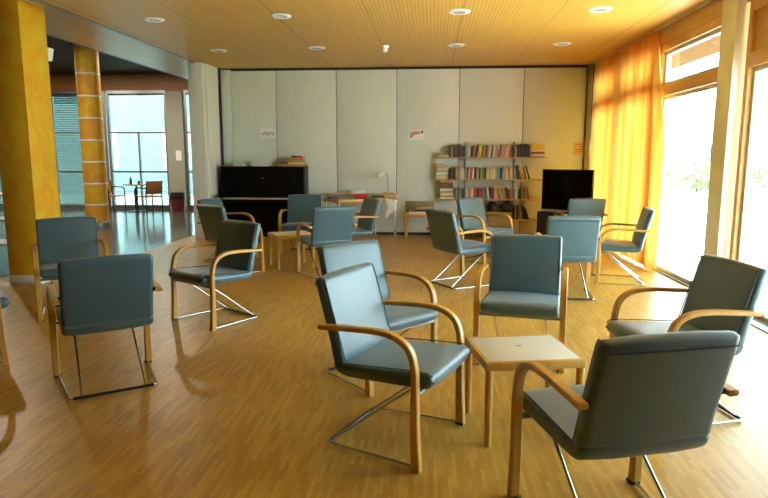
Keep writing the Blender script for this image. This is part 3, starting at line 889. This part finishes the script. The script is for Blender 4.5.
# on the side table at the wall
brd = link('backing_board', bx(-.26, .26, -.008, .008, 0, .20, bev=.002), M['olive'], loc=(-.215, 11.285, .447)); brd.rotation_euler.x = R(-6)  # its brown colour stands for a shadow on the wall behind the table
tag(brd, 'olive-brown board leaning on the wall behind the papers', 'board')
slab('paper_stack', -.40, .0, 10.88, 11.16, .4455, .482, M['paper'], 'stack of white papers on the low table at the wall', 'papers')
slab('booklet', -.37, -.28, 10.885, 10.98, .482, .492, BM['blue'], 'small blue booklet on the white papers', 'booklet')
slab('book', -.29, .04, 10.99, 11.17, .482, .512, BM['black'], 'black book on the white papers', 'book')
slab('book', -.27, .03, 11.0, 11.17, .512, .552, BM['tan'], 'tan book on the black book on the white papers', 'book', .003, None, .04)

# ------------------------------------------------------------------ television
tv = thing('television', 'black flat-screen television on a dark stand by the yellow curtain', 'television', (2.20, 10.22, .55), R(-36))
link('casing', bx(-.43, .43, -.02, .045, .03, .70, bev=.006), M['black'], tv)
link('screen', bx(-.418, .418, -.0215, -.018, .045, .687), M['screen'], tv, smooth=False)
link('bezel_strip', bx(-.43, .43, -.026, -.018, .012, .034, bev=.002), M['alu'], tv)
link('stand_plate', bx(-.18, .18, -.08, .10, -.0, .012, bev=.003), M['black'], tv)
link('neck', bx(-.05, .05, .0, .03, -.0, .08, bev=.004), M['black'], tv)
ts = thing('television_stand', 'dark television stand with shelves below the flat screen', 'stand', (2.22, 10.24, 0), R(-36))
link('top', bx(-.44, .44, -.18, .18, .52, .55, bev=.004), M['black'], ts)
for s in (-1, 1): link('side', bx(s * .425 - .015, s * .425 + .015, -.18, .18, 0, .52, bev=.003), M['black'], ts)
link('shelf', bx(-.41, .41, -.10, .17, .26, .28, bev=.002), M['black'], ts)
for s in (-1, 1):
    dr = link('door', bx(s * .205 - .2, s * .205 + .2, -.178, -.16, .065, .515, bev=.003), M['black'], ts)
    link('handle', bx(s * .03 - .006, s * .03 + .006, -.19, -.178, .25, .34, bev=.002), M['metal'], dr)
link('back_panel', bx(-.41, .41, .165, .178, .03, .52), M['black'], ts)
link('base', bx(-.41, .41, -.17, .17, .03, .06, bev=.002), M['black'], ts)

# ------------------------------------------------------------------ wall notices
def sheet(name, px0, px1, z0, z1, m, lab, cat):
    a, b = PX(px0, BACK), PX(px1, BACK)
    t = thing(name, lab, cat, ((a + b) / 2, BACK - .002, z0))
    link('sheet', bx(-(b - a) / 2, (b - a) / 2, -.004, 0, 0, z1 - z0), m, t, smooth=False)
    return t, (b - a), z1 - z0
def patch(t, name, x, z, w, h, m, rot=0):
    o = link(name, bx(-w / 2, w / 2, -.0015, 0, -h / 2, h / 2), m, t, (x, -.0041, z), smooth=False); o.rotation_euler.y = rot; return o
s1, w1, h1 = sheet('picture', 260.5, 276.5, 1.80, 1.985, M['white'], 'small pale grey sketch pinned to the wall above the piano', 'picture')
for k in range(5):
    patch(s1, 'drawn_mark', -.10 + .05 * k, .07 + .015 * (k % 2), .04, .04 + .02 * (k % 3), M['faint'], .3 * (k - 2))
s1.rotation_euler.y = R(-3)
s2, w2, h2 = sheet('picture', 409, 424.5, 1.755, 1.945, M['white'], 'small colourful picture pinned to the wall above the desk and bookshelf gap', 'picture')
for k, (x, z, w_, hh, c_) in enumerate([(-.10, .115, .045, .045, 'tan'), (-.055, .12, .045, .06, 'orange'), (-.01, .125, .04, .055, 'pink'), (.035, .13, .045, .05, 'tan'), (.075, .14, .03, .04, 'yellow'), (.105, .145, .03, .045, 'brown'), (-.10, .065, .03, .045, 'charcoal'), (-.065, .078, .035, .025, 'grey')]):
    patch(s2, 'painted_patch', x, z, w_, hh, BM[c_], -.15)
s3, w3, h3 = sheet('sign', 568, 584, 1.48, 1.72, plain('peach_paper', (.74, .56, .34), .7), 'peach notice with red lettering lines on the wall above the television', 'sign')
for k, (z, wid) in enumerate([(.195, .24), (.15, .13), (.105, .23), (.06, .24)]):
    x = -wid / 2
    while x < wid / 2:
        ln = random.uniform(.018, .04)
        patch(s3, 'lettering', x + ln / 2, z, ln * .9, .016, plain('red_ink', (.45, .07, .04), .7) if k == 0 and x == -wid / 2 else bpy.data.materials['red_ink'])
        x += ln + .006

# ------------------------------------------------------------------ ceiling fittings
def downlight(x, y, z, lab):
    t = thing('downlight', lab, 'ceiling light', (x, y, z), group='recessed ceiling downlights')
    link('rim', lathe([(.072, -.001), (.078, -.012), (.115, -.012), (.128, -.004), (.128, 0)], 32), M['white'], t)
    link('reflector', lathe([(.076, -.010), (.066, -.0045), (.05, -.003), (0, -.002)], 32), M['lens'], t)
    return t
grid = [(-3.30, 7.33, 'leftmost downlight of the nearer ceiling row'), (-1.76, 7.26, 'second downlight from the left in the nearer ceiling row'), (.285, 7.21, 'third downlight from the left in the nearer ceiling row'), (1.83, 7.22, 'rightmost downlight of the nearer ceiling row'),
        (-3.27, 9.48, 'leftmost downlight of the farther ceiling row'), (-1.73, 9.36, 'second downlight from the left in the farther ceiling row'), (.33, 9.29, 'third downlight from the left in the farther ceiling row'), (1.85, 9.31, 'rightmost downlight of the farther ceiling row')]
d0 = None
for x, y, lab in grid:
    if d0 is None: d0 = downlight(x, y, ZC, lab)
    else: dup(d0, (x, y, ZC), 0, lab)
hl = downlight(-8.1, 14.0, 3.68, 'small glowing downlight in the dark hall ceiling beside the round column')
em, nt, b = new_mat('lamp_glow'); b.inputs['Emission Color'].default_value = (1, .8, .5, 1); b.inputs['Emission Strength'].default_value = 8
link('lamp', lathe([(0, -.014), (.06, -.013), (.06, -.008)], 20), em, hl)
for k, (x, y) in enumerate([(-6.3, 13.9), (-7.6, 9.8), (-9.8, 14.0)]): dup(hl, (x, y, 3.68), 0, ['small glowing downlight in the dark hall ceiling near the pier', 'small glowing downlight in the near hall ceiling before the round column', 'small glowing downlight over the far left of the hall'][k])  # extra fittings added to carry fill light for the hall and round column
sd = thing('smoke_detector', 'white smoke detector on the wooden ceiling between the downlights', 'smoke detector', (-.705, 9.30, ZC))
link('base', lathe([(.0, -.02), (.055, -.02), (.06, -.012), (.06, 0)], 28), M['white'], sd)
link('sensor_head', lathe([(0, -.10), (.02, -.098), (.036, -.085), (.04, -.06), (.032, -.045), (.05, -.02)], 28), M['white'], sd)

# small white loudspeaker on the far side of the square column
sp = thing('loudspeaker', 'small white loudspeaker mounted high on the square yellow column', 'loudspeaker', (-4.60, 7.16, 2.58))
bm = bx(-.055, .05, -.0, .11, .01, .16, bev=.012)
bmesh.ops.transform(bm, matrix=Matrix.Rotation(R(12), 4, 'Y'), verts=bm.verts[:])
link('cabinet', bm, M['white'], sp)
link('bracket', tube([(0, -.08, .20), (0, .04, .20), (0, .05, .15)], .012), M['metal'], sp)

# ------------------------------------------------------------------ curtain
def curtain():
    bm = bmesh.new()
    ny, nz = 220, 26
    zt_, zb_ = ZC - .02, .03
    rows_ = []
    for j in range(nz + 1):
        f = j / nz
        z = zt_ + (zb_ - zt_) * f
        y_near = 8.30 - .42 * min(1, f * 2.2) + .0 * f      # the leading edge swings towards the door
        y_far = 11.33
        r = []
        for i in range(ny + 1):
            u = i / ny
            y = y_near + (y_far - y_near) * u
            ph = u * 2 * PI * 10 + .9 * math.sin(u * 17) + .25 * math.sin(f * 3 + u * 9)
            amp = .030 * (.75 + .35 * math.sin(u * 23 + 1)) * (.8 + .35 * f)
            x = 2.825 + amp * math.sin(ph) + .012 * math.sin(u * 40 + f * 2) - .0 * f
            r.append(bm.verts.new((x, y + .012 * math.cos(ph), z)))
        rows_.append(r)
    for a, b in zip(rows_, rows_[1:]):
        for i in range(ny): bm.faces.new((a[i], a[i + 1], b[i + 1], b[i]))
    return bm
ct = link('curtain', curtain(), M['curtain'], angle=180)
tag(ct, 'yellow-orange floor-length curtain drawn across the back windows', 'curtain')

# ------------------------------------------------------------------ hall furniture
def hall_chair(x, y, rz, lab):
    t = thing('hall_chair', lab, 'chair', (x, y, 0), rz, 'wood-backed chairs in the hall')
    link('seat', bx(-.23, .23, -.22, .22, .42, .45, bev=.008), M['orangeback'], t)
    bm = bx(-.23, .23, -.012, .012, 0, .34, bev=.008)
    bmesh.ops.transform(bm, matrix=Matrix.Translation((0, -.235, .50)) @ Matrix.Rotation(R(8), 4, 'X'), verts=bm.verts[:])
    link('backrest', bm, M['orangeback'], t)
    for s in (-1, 1):
        link('leg', tube([(s * .26, .20, 0), (s * .26, .20, .45)], .016), M['black'], t)
        link('leg', tube([(s * .24, -.22, 0), (s * .24, -.22, .50), (s * .23, -.27, .84)], .016), M['black'], t)
        link('armrest', tube(smooth_path([(s * .26, .20, .45), (s * .26, .20, .64), (s * .26, .10, .67), (s * .25, -.24, .66)], 2), .018), M['black'], t)
    return t
hc = hall_chair(-7.32, 15.4, R(62), 'brown-backed hall chair with black arms on the right of the high table')
dup(hc, (-8.38, 15.5, 0), R(250), 'brown-backed hall chair with black arms half hidden by the round column')
ht = thing('bistro_table', 'small dark table on one leg between the hall chairs', 'table', (-7.86, 15.85, 0))
link('tabletop', lathe([(0, .70), (.34, .70), (.345, .71), (.345, .725), (0, .73)], 32), M['orangeback'], ht)
link('pedestal', tube([(0, 0, .02), (0, 0, .70)], .03), M['black'], ht)
link('foot', lathe([(0, 0), (.22, 0), (.22, .015), (.03, .03), (0, .03)], 28), M['black'], ht)
tag(link('bottle', lathe([(0, 0), (.035, 0), (.037, .01), (.037, .12), (.015, .16), (.014, .21), (0, .21)], 18), M['black'], loc=(-7.98, 15.8, .73)), 'dark bottle on the small hall table', 'bottle')
tag(link('drinking_glass', lathe([(0, 0), (.028, 0), (.033, .09), (.03, .09), (.025, .008), (0, .008)], 18), M['tglass'], loc=(-7.76, 15.8, .73)), 'small glass on the hall table beside the bottle', 'glass')
bn = thing('waste_bin', 'dark red waste bin with black rim beside the hall pier', 'bin', (-6.80, 15.98, 0))
link('body', lathe([(0, 0), (.15, 0), (.19, .34), (0, .34)], 24), M['binred'], bn)
link('rim', lathe([(.19, .34), (.205, .36), (.20, .50), (.17, .50), (.17, .36)], 24), M['black'], bn)
# dark serving cart behind the square column
sv = thing('serving_cart', 'dark metal serving cart with white top left of the square column', 'cart', (-5.95, 8.1, 0))
link('top', bx(-.40, .40, -.25, .25, .92, .95, bev=.004), M['white'], sv)
for z in (.25, .58): link('shelf', bx(-.39, .39, -.24, .24, z, z + .02, bev=.003), M['metal'], sv)
for a in (-.37, .37):
    for b in (-.22, .22):
        link('post', tube([(a, b, .06), (a, b, .92)], .014), M['metal'], sv)
        link('caster', lathe([(0, -.03), (.018, -.03), (.018, .03), (0, .03)], 16, (a, b, .03)), M['black'], sv)

# ------------------------------------------------------------------ outdoors
struct('ground_outside', bx(3.05, 60, -30, 60, -.25, -.03), M['terrace'], smooth=False)
struct('lawn_outside', bx(9.5, 60, -30, 60, -.03, 0), M['lawn'], smooth=False)
struct('ground_back', bx(-30, 3.0, 16.9, 60, -.25, -.03), M['asphalt'], smooth=False)
# overhang with wooden soffit and white fascia
oh = struct('roof_overhang', bx(3.25, 4.75, -6, 14, 3.18, 3.30), M['soffit'], smooth=False)
link('fascia', bx(4.75, 4.83, -6, 14, 3.12, 3.34), M['white'], oh, smooth=False)
link('soffit_edge', bx(3.08, 3.25, -6, 14, 3.16, 3.30), M['white'], oh, smooth=False)
bo = thing('street_building', 'pale building across the yard behind the hall windows', 'building', (-12, 26, 0))
link('facade', bx(-16, 12, 0, .4, -.03, 11), plain('facade_render', (.34, .36, .36), .8, var=.05, scale=.5), bo, smooth=False)
for k in range(7):
    link('window', bx(-14 + k * 3.6, -12.4 + k * 3.6, -.05, 0, .9, 2.6), M['white'], bo, smooth=False)
def shrub(x, y, r, h, lab, seed):
    rnd = random.Random(seed)
    t = thing('garden_tree' if h > 4 else 'garden_shrub', lab, 'tree' if h > 4 else 'shrub', (x, y, 0))
    link('stem', tube([(0, 0, -.03), (0, 0, h * .5)], .05), M['darkwood'], t)
    bm = bmesh.new()
    for k in range(420):
        a = rnd.uniform(0, 2 * PI); u = rnd.uniform(-1, 1); rr = rnd.uniform(.55, 1) ** .5
        p = Vector((r * rr * math.sqrt(1 - u * u) * math.cos(a), r * rr * math.sqrt(1 - u * u) * math.sin(a), h * .55 + h * .45 * rr * u))
        s = .10 * r + .03
        q = [Vector((rnd.gauss(0, 1), rnd.gauss(0, 1), rnd.gauss(0, 1))).normalized() for _ in range(2)]
        bm.faces.new([bm.verts.new(p + q[0] * s), bm.verts.new(p + q[1] * s * .6), bm.verts.new(p - q[0] * s), bm.verts.new(p - q[1] * s * .6)])
    link('foliage', bm, M['leaf'], t, smooth=False)
sh_spec = [(11.0, 26.5, 1.1, 1.2, 'low green shrub seen through the glass door, left one'), (12.6, 31.0, 1.3, 1.3, 'low green shrub seen through the glass door, middle one'), (14.6, 27.6, .9, 1.2, 'low green shrub seen through the glass door, right one'), (24, 62, 2.6, 9.0, 'tall pale green tree high in the glass door')]
for k, s_ in enumerate(sh_spec): shrub(*s_, k)
hs = thing('distant_house', 'pale grey house far off beyond the glass door', 'house', (20, 47, 0))
link('walls', bx(-3, 3, -3, 3, -.03, 3.2), M['housegrey'], hs, smooth=False)
bm = bmesh.new()
v = [bm.verts.new(p) for p in [(-3.4, -3.4, 3.2), (3.4, -3.4, 3.2), (3.4, 3.4, 3.2), (-3.4, 3.4, 3.2), (-3.4, 0, 5), (3.4, 0, 5)]]
for f in [(0, 1, 5, 4), (2, 3, 4, 5), (0, 4, 3), (1, 2, 5), (3, 2, 1, 0)]: bm.faces.new([v[i] for i in f])
link('roof', bm, M['brick'], hs, smooth=False)
link('front_window', bx(-1, 1, -3.03, -3, 1, 2.2), M['screen'], hs, smooth=False)

# ------------------------------------------------------------------ light
wd = bpy.data.worlds.new('world'); sc.world = wd; wd.use_nodes = True
nt = wd.node_tree; nt.nodes.clear()
L = nt.links.new
out = N(nt, 'ShaderNodeOutputWorld'); bg = N(nt, 'ShaderNodeBackground')
tc = N(nt, 'ShaderNodeTexCoord'); sx = N(nt, 'ShaderNodeSeparateXYZ'); L(tc.outputs['Generated'], sx.inputs[0])
rp = N(nt, 'ShaderNodeValToRGB')
rp.color_ramp.elements[0].position = 0; rp.color_ramp.elements[0].color = (.74, .93, 1, 1)
rp.color_ramp.elements[1].position = .9; rp.color_ramp.elements[1].color = (.50, .80, 1, 1)
L(sx.outputs['Z'], rp.inputs[0]); L(rp.outputs[0], bg.inputs['Color'])
bg.inputs['Strength'].default_value = 3.2
L(bg.outputs[0], out.inputs['Surface'])

def portal(name, loc, rot, sx_, sy_):
    l = bpy.data.lights.new(name, 'AREA'); l.shape = 'RECTANGLE'; l.size = sx_; l.size_y = sy_
    l.cycles.is_portal = True
    o = bpy.data.objects.new(name, l); C.objects.link(o); o.location = loc; o.rotation_euler = rot
portal('window_portal', (3.02, 4.01, 1.43), (0, R(90), 0), 2.86, 4.22)
portal('door_portal', (3.02, 8.96, 1.43), (0, R(90), 0), 2.86, 4.8)
portal('hall_portal', (-9.4, 16.85, 1.6), (R(-90), 0, 0), 6.4, 3.1)

def lamp(x, y, z, w, col, size=.12):
    l = bpy.data.lights.new('downlight_lamp', 'AREA'); l.shape = 'DISK'; l.size = size; l.energy = w; l.color = col
    o = bpy.data.objects.new('downlight_lamp', l); C.objects.link(o); o.location = (x, y, z - .016)
for x, y in ((-8.1, 14.0), (-6.3, 13.9), (-7.6, 9.8), (-9.8, 14.0)): lamp(x, y, 3.68, 20, (1, .88, .68))  # first is the hall's own glowing downlight, the rest are added fill
sun = bpy.data.lights.new('sun', 'SUN'); so = bpy.data.objects.new('sun', sun); C.objects.link(so)
sun.energy = 12; sun.angle = R(1.5); sun.color = (1, .97, .92)
so.rotation_euler = (R(0), R(32), R(20))

sc.view_settings.view_transform = 'Standard'
sc.view_settings.look = 'None'
sc.view_settings.gamma = 1
sc.view_settings.use_curve_mapping = False
sc.view_settings.exposure = 2.2
sc.cycles.max_bounces = 10
sc.cycles.diffuse_bounces = 6
sc.cycles.transparent_max_bounces = 12
sc.cycles.sample_clamp_indirect = 8
